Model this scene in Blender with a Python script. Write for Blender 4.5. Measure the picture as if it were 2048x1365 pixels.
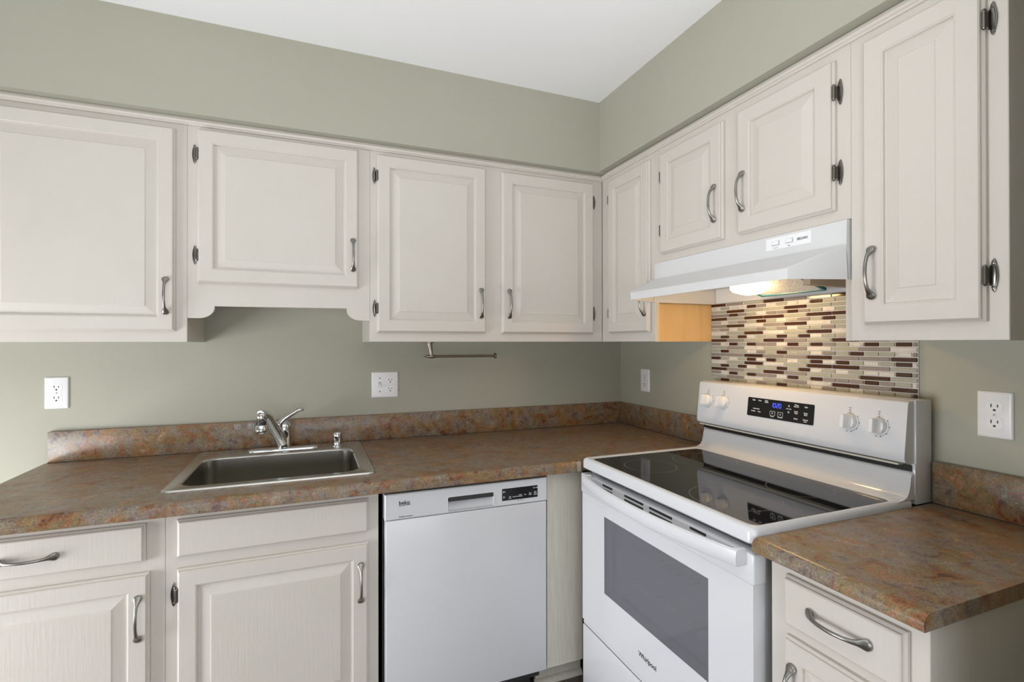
import bpy, bmesh, math, random
from mathutils import Vector, Matrix
random.seed(7)
for o in list(bpy.data.objects): bpy.data.objects.remove(o)
S = bpy.context.scene
COL = S.collection
PI = math.pi

# ------------------------------------------------------------------ camera
cd = bpy.data.cameras.new('camera'); cam = bpy.data.objects.new('camera', cd); COL.objects.link(cam)
cd.sensor_width = 36.0; cd.lens = 998.534/2048*36.0; cd.clip_start = 0.02
YAW, PIT, ROLL = math.radians(68.2074), math.radians(0.191), math.radians(-0.0626)
dv = Vector((math.cos(YAW)*math.cos(PIT), math.sin(YAW)*math.cos(PIT), math.sin(PIT)))
r0 = Vector((math.sin(YAW), -math.cos(YAW), 0)); u0 = r0.cross(dv)
rv = r0*math.cos(ROLL)+u0*math.sin(ROLL); uv_ = -r0*math.sin(ROLL)+u0*math.cos(ROLL)
cam.matrix_world = Matrix(((rv.x, uv_.x, -dv.x, -1.5511), (rv.y, uv_.y, -dv.y, -2.2927), (rv.z, uv_.z, -dv.z, 1.3328), (0, 0, 0, 1)))
S.camera = cam

# ------------------------------------------------------------------ world, daylight, exposure
W = bpy.data.worlds.new('world'); S.world = W; W.use_nodes = True
W.node_tree.nodes['Background'].inputs[0].default_value = (0.75, 0.85, 1.0, 1)
W.node_tree.nodes['Background'].inputs[1].default_value = 1.0
S.view_settings.view_transform = 'Standard'; S.view_settings.look = 'None'
S.view_settings.exposure = -0.05; S.view_settings.gamma = 1.0
def area(name, loc, aim, sx, sy, power, col):
    l = bpy.data.lights.new(name, 'AREA'); l.shape = 'RECTANGLE'; l.size = sx; l.size_y = sy; l.energy = power; l.color = col
    o = bpy.data.objects.new(name, l); COL.objects.link(o); o.location = loc
    o.rotation_euler = (Vector(aim)-Vector(loc)).to_track_quat('-Z', 'Z').to_euler()
    return o
# daylight through the glazed door in the left wall; the rear light is fill added behind the camera
area('daylight_left', (-3.52, -1.10, 0.62), (0, -1.10, 0.62), 1.8, 0.95, 94, (0.95, 0.97, 1.0))
area('rear_fill', (-1.9, -4.62, 0.85), (-1.9, 0, 0.85), 2.4, 1.3, 29, (0.95, 0.97, 1.0))
# uplight: unseen fill added behind the camera, thrown back by the ceiling
area('bounce_fill', (-1.40, -2.65, 1.20), (-1.40, -2.65, 3), 1.5, 1.3, 37, (0.96, 0.98, 1.0))

# ------------------------------------------------------------------ materials
def mat(name, col, rough=0.5, metal=0.0, spec=0.5, emit=None, es=0.0, coat=0.0, aniso=0.0):
    m = bpy.data.materials.new(name); m.use_nodes = True
    b = m.node_tree.nodes['Principled BSDF']
    b.inputs['Base Color'].default_value = (*col, 1); b.inputs['Roughness'].default_value = rough
    b.inputs['Metallic'].default_value = metal; b.inputs['Specular IOR Level'].default_value = spec
    b.inputs['Coat Weight'].default_value = coat; b.inputs['Anisotropic'].default_value = aniso
    if emit: b.inputs['Emission Color'].default_value = (*emit, 1); b.inputs['Emission Strength'].default_value = es
    return m
def nd(m, t, **kw):
    n = m.node_tree.nodes.new(t)
    for k, v in kw.items(): setattr(n, k, v)
    return n
def lk(m, a, b): m.node_tree.links.new(a, b)
def noise(m, scale, detail=4, rough=0.55, stretch=(1, 1, 1), coord='Object'):
    tc = nd(m, 'ShaderNodeTexCoord'); mp = nd(m, 'ShaderNodeMapping'); mp.inputs['Scale'].default_value = stretch
    n = nd(m, 'ShaderNodeTexNoise'); n.inputs['Scale'].default_value = scale; n.inputs['Detail'].default_value = detail
    n.inputs['Roughness'].default_value = rough
    lk(m, tc.outputs[coord], mp.inputs[0]); lk(m, mp.outputs[0], n.inputs[0]); return n
def ramp(m, src, stops):
    r = nd(m, 'ShaderNodeValToRGB'); e = r.color_ramp.elements
    while len(e) > 1: e.remove(e[-1])
    e[0].position = stops[0][0]; e[0].color = (*stops[0][1], 1)
    for p, c in stops[1:]:
        x = e.new(p); x.color = (*c, 1)
    lk(m, src, r.inputs[0]); return r
def bump(m, src, strength, dist=0.001):
    b = nd(m, 'ShaderNodeBump'); b.inputs['Strength'].default_value = strength; b.inputs['Distance'].default_value = dist
    lk(m, src, b.inputs['Height']); lk(m, b.outputs[0], m.node_tree.nodes['Principled BSDF'].inputs['Normal'])
def bsdf(m): return m.node_tree.nodes['Principled BSDF']

M = {}
M['paint'] = mat('cabinet_paint', (0.745, 0.690, 0.625), 0.42)
n = noise(M['paint'], 30, 5, 0.6, (5, 5, 0.35)); bump(M['paint'], n.outputs[0], 0.35, 0.0012)
n2 = noise(M['paint'], 6, 3); r_ = ramp(M['paint'], n2.outputs[0], [(0.3, (0.620, 0.577, 0.522)), (0.7, (0.634, 0.591, 0.540))]); lk(M['paint'], r_.outputs[0], bsdf(M['paint']).inputs['Base Color'])
M['filler'] = mat('filler_paint', (0.60, 0.565, 0.48), 0.5)
n = noise(M['filler'], 26, 5, 0.6, (5, 5, 0.3)); bump(M['filler'], n.outputs[0], 0.3, 0.001)
r_ = ramp(M['filler'], n.outputs[0], [(0.3, (0.62, 0.585, 0.50)), (0.7, (0.74, 0.70, 0.61))]); lk(M['filler'], r_.outputs[0], bsdf(M['filler']).inputs['Base Color'])
M['wood'] = mat('maple_panel', (0.66, 0.45, 0.23), 0.45)
n = noise(M['wood'], 5, 5, 0.6, (6, 6, 0.6)); r_ = ramp(M['wood'], n.outputs[0], [(0.25, (0.70, 0.47, 0.22)), (0.75, (0.80, 0.57, 0.30))]); lk(M['wood'], r_.outputs[0], bsdf(M['wood']).inputs['Base Color'])
def wallmat(name, a, b):
    m = mat(name, a, 0.62, spec=0.35); n = noise(m, 2.2, 4); r = ramp(m, n.outputs[0], [(0.3, a), (0.7, b)]); lk(m, r.outputs[0], bsdf(m).inputs['Base Color'])
    k = noise(m, 260, 2); bump(m, k.outputs[0], 0.12, 0.001); return m
M['wall'] = wallmat('sage_wall_paint', (0.408, 0.401, 0.326), (0.426, 0.418, 0.342))
M['ceil'] = wallmat('ceiling_paint', (0.90, 0.90, 0.905), (0.915, 0.915, 0.92))
M['white'] = mat('appliance_white', (0.64, 0.65, 0.675), 0.22)
M['white_range'] = mat('range_enamel', (0.71, 0.72, 0.75), 0.16)
M['plastic'] = mat('white_plastic', (0.86, 0.86, 0.87), 0.3)
M['hood'] = mat('hood_enamel', (0.69, 0.69, 0.692), 0.28)
M['hoodside'] = M['hood']
M['black'] = mat('black_gap', (0.012, 0.012, 0.012), 0.5)
M['dark'] = mat('dark_plastic', (0.03, 0.03, 0.03), 0.4)
M['glass_black'] = mat('ceramic_glass', (0.006, 0.006, 0.006), 0.04, spec=0.42)
M['panel_black'] = mat('display_black', (0.008, 0.008, 0.009), 0.18)
M['ink'] = mat('print_black', (0.02, 0.02, 0.025), 0.5)
M['inkgrey'] = mat('print_grey', (0.22, 0.22, 0.23), 0.5)
M['inkwhite'] = mat('print_white', (0.75, 0.76, 0.78), 0.5)
M['blue'] = mat('clock_led', (0.02, 0.03, 0.3), 0.4, emit=(0.06, 0.10, 1.0), es=3.0)
M['chrome'] = mat('chrome', (0.74, 0.75, 0.77), 0.07, 1.0)
M['nickel'] = mat('satin_nickel', (0.31, 0.30, 0.28), 0.33, 1.0)
M['pewter'] = mat('aged_pewter', (0.185, 0.173, 0.158), 0.27, 1.0)
M['bronze'] = mat('brushed_bronze', (0.30, 0.26, 0.225), 0.32, 1.0)
M['steel'] = mat('brushed_steel', (0.43, 0.415, 0.38), 0.24, 1.0, aniso=0.5)
n = noise(M['steel'], 60, 3, 0.5, (0.3, 12, 12)); bump(M['steel'], n.outputs[0], 0.06, 0.0005)
M['rimsteel'] = mat('satin_steel', (0.62, 0.61, 0.58), 0.26, 1.0)
M['alu'] = mat('aluminium_mesh', (0.62, 0.61, 0.60), 0.5, 0.25)
vo = nd(M['alu'], 'ShaderNodeTexVoronoi'); vo.inputs['Scale'].default_value = 190
tc = nd(M['alu'], 'ShaderNodeTexCoord'); lk(M['alu'], tc.outputs['Object'], vo.inputs[0])
r_ = ramp(M['alu'], vo.outputs['Distance'], [(0.12, (0.30, 0.29, 0.29)), (0.42, (0.82, 0.82, 0.83))]); lk(M['alu'], r_.outputs[0], bsdf(M['alu']).inputs['Base Color'])
bump(M['alu'], vo.outputs['Distance'], 0.6, 0.002)
M['teal'] = mat('teal_plastic', (0.006, 0.16, 0.21), 0.4)
M['lens'] = mat('lit_lamp_lens', (0.9, 0.85, 0.75), 0.4, emit=(1.0, 0.64, 0.27), es=52.0)
M['raw'] = mat('raw_end', (0.42, 0.36, 0.28), 0.8)
M['clear'] = mat('clear_plastic', (0.55, 0.52, 0.50), 0.15); bsdf(M['clear']).inputs['Alpha'].default_value = 0.35
M['cavity'] = mat('oven_enamel', (0.16, 0.16, 0.175), 0.4)
M['rack'] = mat('oven_rack_wire', (0.85, 0.76, 0.60), 0.35, 0.3)
# oven window: tinted glass printed with a fine dot screen
m = M['ovenglass'] = mat('printed_oven_glass', (0.27, 0.275, 0.30), 0.07, spec=0.6)
tr = nd(m, 'ShaderNodeBsdfTransparent'); tr.inputs[0].default_value = (0.75, 0.75, 0.78, 1)
mx = nd(m, 'ShaderNodeMixShader'); mx.inputs[0].default_value = 0.45
out = m.node_tree.nodes['Material Output']
lk(m, tr.outputs[0], mx.inputs[1]); lk(m, bsdf(m).outputs[0], mx.inputs[2]); lk(m, mx.outputs[0], out.inputs[0])
# laminate
m = M['lam'] = mat('brown_stone_laminate', (0.2, 0.13, 0.08), 0.30, spec=0.5)
a = noise(m, 20, 6, 0.60); a.inputs['Distortion'].default_value = 0.9
ra = ramp(m, a.outputs[0], [(0.34, (0.085, 0.044, 0.022)), (0.42, (0.255, 0.100, 0.038)), (0.48, (0.170, 0.118, 0.056)), (0.54, (0.240, 0.165, 0.080)), (0.59, (0.270, 0.115, 0.047)), (0.68, (0.310, 0.245, 0.165))])
b = noise(m, 16, 7, 0.66); b.inputs['Distortion'].default_value = 0.7
mpb = b.inputs[0].links[0].from_node; mpb.inputs['Location'].default_value = (3.1, 7.7, 1.3)
rb = ramp(m, b.outputs[0], [(0.45, (0, 0, 0)), (0.54, (0.75, 0.75, 0.75)), (0.66, (1, 1, 1))])
g2 = noise(m, 48, 5, 0.62); rg = ramp(m, g2.outputs[0], [(0.36, (0.105, 0.076, 0.072)), (0.49, (0.225, 0.185, 0.168)), (0.57, (0.190, 0.168, 0.105)), (0.66, (0.290, 0.262, 0.235))])
mxc = nd(m, 'ShaderNodeMix', data_type='RGBA')
lk(m, rb.outputs[0], mxc.inputs[0]); lk(m, ra.outputs[0], mxc.inputs[6]); lk(m, rg.outputs[0], mxc.inputs[7])
c = noise(m, 260, 4, 0.78); rc = ramp(m, c.outputs[0], [(0.33, (0.50, 0.48, 0.47)), (0.48, (1.02, 1.0, 0.96)), (0.58, (1.26, 1.23, 1.18)), (0.66, (1.6, 1.58, 1.55)), (0.74, (2.3, 2.25, 2.2))])
ml = nd(m, 'ShaderNodeMix', data_type='RGBA', blend_type='MULTIPLY'); ml.inputs[0].default_value = 0.9
lk(m, mxc.outputs[2], ml.inputs[6]); lk(m, rc.outputs[0], ml.inputs[7]); lk(m, ml.outputs[2], bsdf(m).inputs['Base Color'])
bump(m, c.outputs[0], 0.05, 0.0005)
# mosaic tiles
M['tB'] = mat('tile_dark_brown', (0.060, 0.021, 0.007), 0.10, spec=0.6)
M['tG'] = mat('tile_sage_glass', (0.38, 0.38, 0.315), 0.12, spec=0.6)
M['tP'] = mat('tile_taupe_glass', (0.27, 0.235, 0.215), 0.12, spec=0.6)
m = M['tW'] = mat('tile_white_marble', (0.72, 0.70, 0.66), 0.3)
n = noise(m, 45, 6, 0.65); r_ = ramp(m, n.outputs[0], [(0.32, (0.42, 0.40, 0.38)), (0.43, (0.62, 0.60, 0.56)), (0.7, (0.70, 0.68, 0.64))]); lk(m, r_.outputs[0], bsdf(m).inputs['Base Color'])
M['grout'] = mat('pale_grout', (0.82, 0.79, 0.74), 0.8)
# floor
m = M['floor'] = mat('slate_look_floor', (0.12, 0.10, 0.09), 0.4)
br = nd(m, 'ShaderNodeTexBrick'); br.inputs['Scale'].default_value = 3.2; br.inputs['Mortar Size'].default_value = 0.012
br.offset = 0.0; br.inputs['Brick Width'].default_value = 1.0; br.inputs['Row Height'].default_value = 1.0
br.inputs['Mortar'].default_value = (0.16, 0.15, 0.145, 1)
n = noise(m, 9, 6, 0.65); r_ = ramp(m, n.outputs[0], [(0.3, (0.045, 0.035, 0.032)), (0.5, (0.12, 0.085, 0.075)), (0.7, (0.20, 0.17, 0.15))])
tc = nd(m, 'ShaderNodeTexCoord'); lk(m, tc.outputs['Object'], br.inputs[0]); lk(m, r_.outputs[0], br.inputs[1]); lk(m, r_.outputs[0], br.inputs[2])
lk(m, br.outputs[0], bsdf(m).inputs['Base Color'])

# ------------------------------------------------------------------ mesh helpers
ROOT = {}
def B(): return bmesh.new()
def link(name, bm, m, parent=None, smooth=None):
    """link bm (world coordinates) as one mesh object; children keep the origin of their thing"""
    bmesh.ops.recalc_face_normals(bm, faces=bm.faces[:])
    me = bpy.data.meshes.new(name); bm.to_mesh(me); bm.free()
    ms = m if isinstance(m, (list, tuple)) else [m]
    for x in ms: me.materials.append(M[x])
    if smooth is not None:
        for p in me.polygons: p.use_smooth = True
        try: me.set_sharp_from_angle(angle=math.radians(smooth))
        except Exception: pass
    o = bpy.data.objects.new(name, me); COL.objects.link(o)
    if parent is not None:
        o.parent = parent; P = ROOT[parent.name]; me.transform(Matrix.Translation(-P)); ROOT[o.name] = P
    return o
def thing(name, loc, label, cat, group=None):
    o = bpy.data.objects.new(name, None); COL.objects.link(o); o.location = loc; o.empty_display_size = 0.05
    o['label'] = label; o['category'] = cat
    if group: o['group'] = group
    ROOT[o.name] = Vector(loc); return o
def tag(o, label, cat, group=None):
    o['label'] = label; o['category'] = cat
    if group: o['group'] = group
    return o
def struct(name, bm, m, smooth=None):
    o = link(name, bm, m, None, smooth); o['kind'] = 'structure'; return o
def box(bm, x0, x1, y0, y1, z0, z1, bev=0.0, seg=2, mi=0):
    t = bmesh.new()
    bmesh.ops.create_cube(t, size=1)
    for v in t.verts: v.co = Vector(((x0+x1)/2+v.co.x*abs(x1-x0), (y0+y1)/2+v.co.y*abs(y1-y0), (z0+z1)/2+v.co.z*abs(z1-z0)))
    if bev: bmesh.ops.bevel(t, geom=t.edges[:]+t.verts[:], offset=bev, segments=seg, affect='EDGES', profile=0.5)
    merge(bm, t, mi); return bm
def merge(bm, t, mi=0):
    mp = {}
    for v in t.verts: mp[v] = bm.verts.new(v.co)
    for f in t.faces:
        try:
            g = bm.faces.new([mp[v] for v in f.verts]); g.material_index = mi
        except ValueError: pass
    t.free()
def ringskin(bm, rings, closed=True, cap0=True, cap1=True, mi=0):
    L = [[bm.verts.new(p) for p in r] for r in rings]
    n = len(L[0]); fs = []
    for a, b in zip(L, L[1:]):
        for i in range(n if closed else n-1):
            j = (i+1) % n
            fs.append(bm.faces.new((a[i], a[j], b[j], b[i])))
    if cap0: fs.append(bm.faces.new(L[0][::-1]))
    if cap1: fs.append(bm.faces.new(L[-1]))
    for f in fs: f.material_index = mi
    return bm
def lathe(bm, c, axis, prof, n=24, mi=0):
    """prof: (distance along axis, radius)"""
    ax = Vector(axis).normalized(); u = ax.orthogonal().normalized(); v = ax.cross(u); c = Vector(c)
    ringskin(bm, [[c+ax*h+(u*math.cos(2*PI*i/n)+v*math.sin(2*PI*i/n))*max(r, 1e-5) for i in range(n)] for h, r in prof], mi=mi); return bm
def tube(bm, pts, rad, n=12, mi=0, up=None, flat=1.0):
    """sweep of round/oval section; rad a number or a list of numbers or (a,b) pairs"""
    pts = [Vector(p) for p in pts]; N = len(pts)
    rads = rad if isinstance(rad, (list, tuple)) else [rad]*N
    rings = []; pu = Vector(up) if up else None
    for i, p in enumerate(pts):
        t = (pts[min(i+1, N-1)]-pts[max(i-1, 0)]).normalized()
        if pu is None: pu = t.orthogonal()
        u = (pu-t*pu.dot(t)).normalized(); w = t.cross(u)
        if not up: pu = u
        a, b = rads[i] if isinstance(rads[i], (list, tuple)) else (rads[i], rads[i]*flat)
        rings.append([p+u*math.cos(2*PI*k/n)*a+w*math.sin(2*PI*k/n)*b for k in range(n)])
    ringskin(bm, rings, mi=mi); return bm
def extr(bm, pts, vec, mi=0):
    """prism from a planar outline"""
    vec = Vector(vec); ringskin(bm, [[Vector(p) for p in pts], [Vector(p)+vec for p in pts]], mi=mi); return bm
def rrect(u0, u1, v0, v1, r, n=5):
    out = []
    for cx, cy, a0 in ((u1-r, v1-r, 0), (u0+r, v1-r, 90), (u0+r, v0+r, 180), (u1-r, v0+r, 270)):
        for k in range(n+1):
            a = math.radians(a0+90*k/n); out.append((cx+r*math.cos(a), cy+r*math.sin(a)))
    return out
# planes the fronts stand on: (u, height above the plane, z) -> world
def PB(y0): return lambda u, h, z: Vector((u, y0-h, z))          # fronts facing the viewer (back run)
def PR(x0): return lambda u, h, z: Vector((x0-h, u, z))          # fronts facing left (right run)
def textobj(lines, P, m, name, parent):
    """lines: (text, u centre, z base, size, bold offset, lift, direction); each line one thin part lifted off the plane P"""
    for (t, u, z, size, off, h, sgn) in lines:
        bm = B()
        cu = bpy.data.curves.new('txt', 'FONT'); cu.body = t; cu.size = size; cu.align_x = 'CENTER'; cu.offset = off; cu.extrude = 0.0; cu.resolution_u = 3
        ob = bpy.data.objects.new('txt', cu); COL.objects.link(ob)
        dg = bpy.context.evaluated_depsgraph_get(); dg.update()
        me = bpy.data.meshes.new_from_object(ob.evaluated_get(dg))
        mp = [bm.verts.new(P(u+sgn*v.co.x, h, z+v.co.y)) for v in me.vertices]
        for p in me.polygons:
            try: bm.faces.new([mp[i] for i in p.vertices])
            except ValueError: pass
        bpy.data.objects.remove(ob); bpy.data.curves.remove(cu); bpy.data.meshes.remove(me)
        ext = bmesh.ops.extrude_face_region(bm, geom=bm.faces[:])
        d = P(0, -0.0004, 0)-P(0, 0, 0)
        for e in ext['geom']:
            if isinstance(e, bmesh.types.BMVert): e.co += d
        link(name, bm, m, parent)

# raised panel doors and drawer fronts
EDGE = [(0, 0), (0, 0.0075), (0.003, 0.0105), (0.0045, 0.012), (0.005, 0.0165), (0.0075, 0.0190)]
def front_mesh(P, u0, u1, z0, z1, panel=True, stile=0.048):
    if u1 < u0: u0, u1 = u1, u0
    prof = list(EDGE)
    if panel:
        s = stile
        prof += [(s-0.002, 0.0190), (s, 0.0172), (s+0.002, 0.0168), (s+0.0035, 0.0105), (s+0.006, 0.0102), (s+0.034, 0.0165), (s+0.0355, 0.0178), (s+0.037, 0.0180)]
    bm = B()
    ringskin(bm, [[P(u0+i, h, z0+i), P(u1-i, h, z0+i), P(u1-i, h, z1-i), P(u0+i, h, z1-i)] for i, h in prof])
    return bm
def pull_mesh(P, u, z, L=0.125, horiz=False, h0=0.019):
    prof = [(-.5, .0016, .0036, .0014), (-.492, .0028, .0072, .0022), (-.46, .0050, .0102, .0034), (-.42, .0064, .0103, .0042), (-.385, .0086, .0085, .0048), (-.35, .0135, .0058, .0048),
            (-.30, .0190, .0043, .0042), (-.2, .0238, .0038, .0037), (-.1, .0260, .0039, .0037), (0, .0268, .0041, .0037)]
    prof = prof + [(-a, b, c, d) for a, b, c, d in prof[-2::-1]]
    bm = B(); rings = []
    for i, (t, h, a, b) in enumerate(prof):
        j0, j1 = prof[max(i-1, 0)], prof[min(i+1, len(prof)-1)]
        dt, dh = (j1[0]-j0[0])*L, j1[1]-j0[1]; q = math.hypot(dt, dh); dt /= q; dh /= q
        ring = []
        for k in range(12):
            an = 2*PI*k/12; s = math.cos(an)*a; w = math.sin(an)*b
            al = t*L-w*dh; hh = h0+h+w*dt
            ring.append(P(u+al, hh, z+s) if horiz else P(u+s, hh, z+al))
        rings.append(ring)
    ringskin(bm, rings)
    for sg in (-1, 1):                                      # the posts that stand on the front
        c0 = sg*.41*L
        p0 = P(u+c0, h0-.0003, z) if horiz else P(u, h0-.0003, z+c0)
        p1 = P(u+c0, h0+.006, z) if horiz else P(u, h0+.006, z+c0)
        lathe(bm, p0, p1-p0, [(0, .0046), (.004, .0042), (.006, .004)], 10)
    return bm
def hinge_mesh(P, u, z, side):
    """self-closing overlay hinge: shaped leaf on the frame, knuckle at the door edge. side=+1: the door lies towards +u"""
    bm = B(); H = .029; c0 = u-side*.0085
    outl = [(-.0030, -H), (0, -H-.0045), (.0034, -H), (.0045, -.021), (.0075, -.019), (.0075, .019), (.0045, .021), (.0034, H), (0, H+.0045), (-.0030, H), (-.0042, .022), (-.0050, 0), (-.0042, -.022)]
    ringskin(bm, [[P(c0+side*a*sc, hh, z+b*(1 if sc == 1 else .97)) for a, b in outl] for hh, sc in ((0.0003, 1), (.0014, 1), (.0020, .8))])
    tube(bm, [P(c0-side*(.0012+.0042*(1-(q/5)**2)), .0022, z+q/5*(H-.003)) for q in range(-5, 6)], [.0010]+[.0019]*9+[.0010], 8)
    for sz in (-.0245, .0245):
        c = P(c0+side*.0006, .0018, z+sz); n = P(0, 1, 0)-P(0, 0, 0)
        lathe(bm, c, n, [(0, .0036), (.0012, .0033), (.0020, .0012)], 10)
    t = B()
    a0, a1 = u-side*.006, u+side*.0015
    pts = [P(a0, .002, z-.0145), P(a1, .012, z-.0145), P(a1, .012, z+.0145), P(a0, .002, z+.0145)]
    n = (P(0, 1, 0)-P(0, 0, 0))*.002
    extr(t, pts, n); merge(bm, t)
    lathe(bm, P(u+side*.0005, .0125, z-.021), (0, 0, 1), [(0, .001), (.002, .0034), (.005, .0042), (.0052, .0046), (.0115, .0046), (.0116, .0042), (.031, .0042), (.0311, .0046), (.037, .0046), (.0372, .0042), (.040, .0034), (.042, .001)], 12)
    return bm
def add_door(root, P, u0, u1, z0, z1, handle=None, hinges=(), name='door', panel=True, stile=0.048, horiz=False, L=.125):
    d = link(name, front_mesh(P, u0, u1, z0, z1, panel, stile), 'paint', root)
    if handle: link('handle', pull_mesh(P, handle[0], handle[1], L, horiz), 'nickel', d, 50)
    for (hu, hz, s) in hinges: link('hinge', hinge_mesh(P, hu, hz, s), 'pewter', d, 40)
    return d

# ------------------------------------------------------------------ the room
ZC = 2.413
XL, YF = -3.4, -4.5
struct('floor', box(B(), XL-.1, .1, YF-.1, .1, -.1, 0), 'floor')
struct('ceiling', box(B(), XL-.1, .1, YF-.1, .1, ZC, ZC+.1), 'ceil')
struct('wall_back', box(B(), XL-.1, .1, 0, .1, 0, ZC), 'wall')
struct('wall_right', box(B(), 0, .1, YF-.1, 0, 0, ZC), 'wall')
wy0_, wy1_, wz0_, wz1_ = -2.02, -.18, .12, 1.12
bm = B(); box(bm, XL-.1, XL, YF, wy0_, 0, ZC); box(bm, XL-.1, XL, wy1_, 0, 0, ZC); box(bm, XL-.1, XL, wy0_, wy1_, wz1_, ZC); box(bm, XL-.1, XL, wy0_, wy1_, 0, wz0_)
struct('wall_left', bm, 'wall')
bm = B(); box(bm, XL, -3.2, YF-.1, YF, 0, ZC); box(bm, -.6, 0, YF-.1, YF, 0, ZC); box(bm, -3.2, -.6, YF-.1, YF, 1.55, ZC); box(bm, -3.2, -.6, YF-.1, YF, 0, .15)
struct('wall_front', bm, 'wall')
bm = B()
for (a, b) in ((wy0_, wy0_+.05), (-1.175, -1.125), (wy1_-.05, wy1_)): box(bm, XL-.08, XL-.02, a, b, wz0_, wz1_)
for (a, b) in ((wz0_, wz0_+.05), (wz1_-.05, wz1_)): box(bm, XL-.08, XL-.02, wy0_, wy1_, a, b)
struct('window_1', bm, 'plastic')
bm = B()
for (a, b) in ((-3.2, -3.14), (-1.93, -1.87), (-.66, -.6)): box(bm, a, b, YF-.08, YF-.02, .15, 1.55)
for (a, b) in ((.15, .21), (1.49, 1.55)): box(bm, -3.2, -.6, YF-.08, YF-.02, a, b)
struct('window_2', bm, 'plastic')  # unseen window frame added round the rear fill light
# short unseen wall added beyond the right-hand counter to shade the cabinet ends
struct('wall_light_blocker', box(B(), -.64, 0, -2.04, -1.94, 0, ZC), 'wall')
# boxed soffits above the cabinets
struct('wall_soffit_back', box(B(), XL, 0, -.355, 0, 2.098, ZC), 'wall')
struct('wall_soffit_right', box(B(), -.352, 0, -1.94, -.355, 2.103, ZC), 'wall')

# ------------------------------------------------------------------ wall cabinets, back run
Yf = -.310
def mould(bm, P, u0, u1, zt):
    prof = [(0, zt-.024), (.006, zt-.024), (.0085, zt-.020), (.0125, zt-.0175), (.0145, zt-.012), (.013, zt-.006), (.008, zt-.0035), (.008, zt), (0, zt)]
    ringskin(bm, [[P(u, h, z) for h, z in prof] for u in (u0, u1)]); return bm
def frame_plate(P, u0, u1, z0, z1, t=.019):
    bm = B(); ringskin(bm, [[P(u0, h, z0), P(u1, h, z0), P(u1, h, z1), P(u0, h, z1)] for h in (-t, -.0012)])
    bm2 = B(); ringskin(bm2, [[P(u0, -.0012, z0), P(u1, -.0012, z0), P(u1, -.0012, z1), P(u0, -.0012, z1)], [P(u0+.0012, 0, z0+.0012), P(u1-.0012, 0, z0+.0012), P(u1-.0012, 0, z1-.0012), P(u0+.0012, 0, z1-.0012)]]) ; merge(bm, bm2)
    return bm
ZB, ZT = 1.3365, 2.098
PBu, PRu = PB(Yf-.0004), PR(-.3104)
FB, FR = PB(Yf), PR(-.310)

t = thing('wall_cabinet', (-2.245, 0, ZB), 'wide cream wall cabinet with one door at the far left of the back wall', 'cabinet')
link('cabinet_box', box(B(), -2.545, -1.946, -.291, 0, ZB, ZT), 'paint', t)
link('face_frame', frame_plate(FB, -2.545, -1.9455, ZB, ZT), 'paint', t)
add_door(t, PBu, -2.505, -1.978, 1.372, 2.055, (-2.003, 1.490), [(-2.507, 1.975, 1), (-2.507, 1.465, 1)])

t = thing('wall_cabinet', (-1.646, 0, 1.47), 'short cream wall cabinet with scalloped valance above the sink', 'cabinet')
link('cabinet_box', box(B(), -1.945, -1.347, -.291, 0, 1.475, ZT), 'paint', t)
bm = B()
outl = [(-1.945, 1.418), (-1.913, 1.418)]
for k in range(1, 11):
    a = math.radians(90*k/10); outl.append((-1.913+.048*math.sin(a), 1.418+.038*(1-math.cos(a))))
outl += [(-1.865, 1.460), (-1.856, 1.460), (-1.436, 1.463), (-1.430, 1.463), (-1.430, 1.458)]
for k in range(0, 11):
    a = math.radians(90*k/10); outl.append((-1.382-.048*math.cos(a)+.0001, 1.456-.038*math.sin(a)))
outl += [(-1.347, 1.418), (-1.347, ZT), (-1.945, ZT)]
extr(bm, [(u, Yf, z) for u, z in outl], (0, .019, 0))
link('face_frame', bm, 'paint', t)
add_door(t, PBu, -1.915, -1.388, 1.538, 2.064, (-1.409, 1.663), [(-1.916, 1.978, 1), (-1.915, 1.633, 1)])

t = thing('wall_cabinet', (-.83, 0, ZB), 'cream two door wall cabinet above the dishwasher, ending in the corner', 'cabinet')
link('cabinet_box', box(B(), -1.3465, -.001, -.291, 0, ZB, ZT), 'paint', t)
link('face_frame', frame_plate(FB, -1.3465, -.3105, ZB, ZT), 'paint', t)
add_door(t, PBu, -1.3205, -.879, 1.372, 2.060, (-.903, 1.4955), [(-1.3215, 1.977, 1), (-1.3205, 1.466, 1)])
add_door(t, PBu, -.809, -.364, 1.372, 2.057, (-.778, 1.497), [(-.363, 1.973, -1), (-.363, 1.465, -1)])

t = thing('wall_cabinet', (0, -.49, ZB), 'narrow cream single door wall cabinet right of the corner, bare wood side', 'cabinet')
link('cabinet_box', box(B(), -.291, 0, -.660, -.2915, ZB, ZT+.003), 'paint', t)
o = link('side_panel', box(B(), -.291, -.001, -.668, -.660, ZB, 1.64), 'wood', t); o['label'] = 'bare maple side panel'
link('face_frame', frame_plate(FR, -.6935, -.3105, ZB, ZT+.003), 'paint', t)
add_door(t, PRu, -.672, -.384, 1.374, 2.054, (-.651, 1.500), [(-.382, 1.970, -1), (-.382, 1.463, -1)], stile=.046)

t = thing('wall_cabinet', (0, -1.075, 1.64), 'short cream two door wall cabinet above the range hood', 'cabinet')
link('cabinet_box', box(B(), -.291, 0, -1.428, -.669, 1.650, ZT+.003), 'paint', t)
link('face_frame', frame_plate(FR, -1.4555, -.694, 1.640, ZT+.003), 'paint', t)
add_door(t, PRu, -1.050, -.741, 1.668, 2.050, (-1.022, 1.788), [(-.739, 1.963, -1), (-.739, 1.759, -1)])
add_door(t, PRu, -1.421, -1.113, 1.668, 2.050, (-1.137, 1.795), [(-1.422, 1.967, 1), (-1.422, 1.763, 1)])

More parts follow.
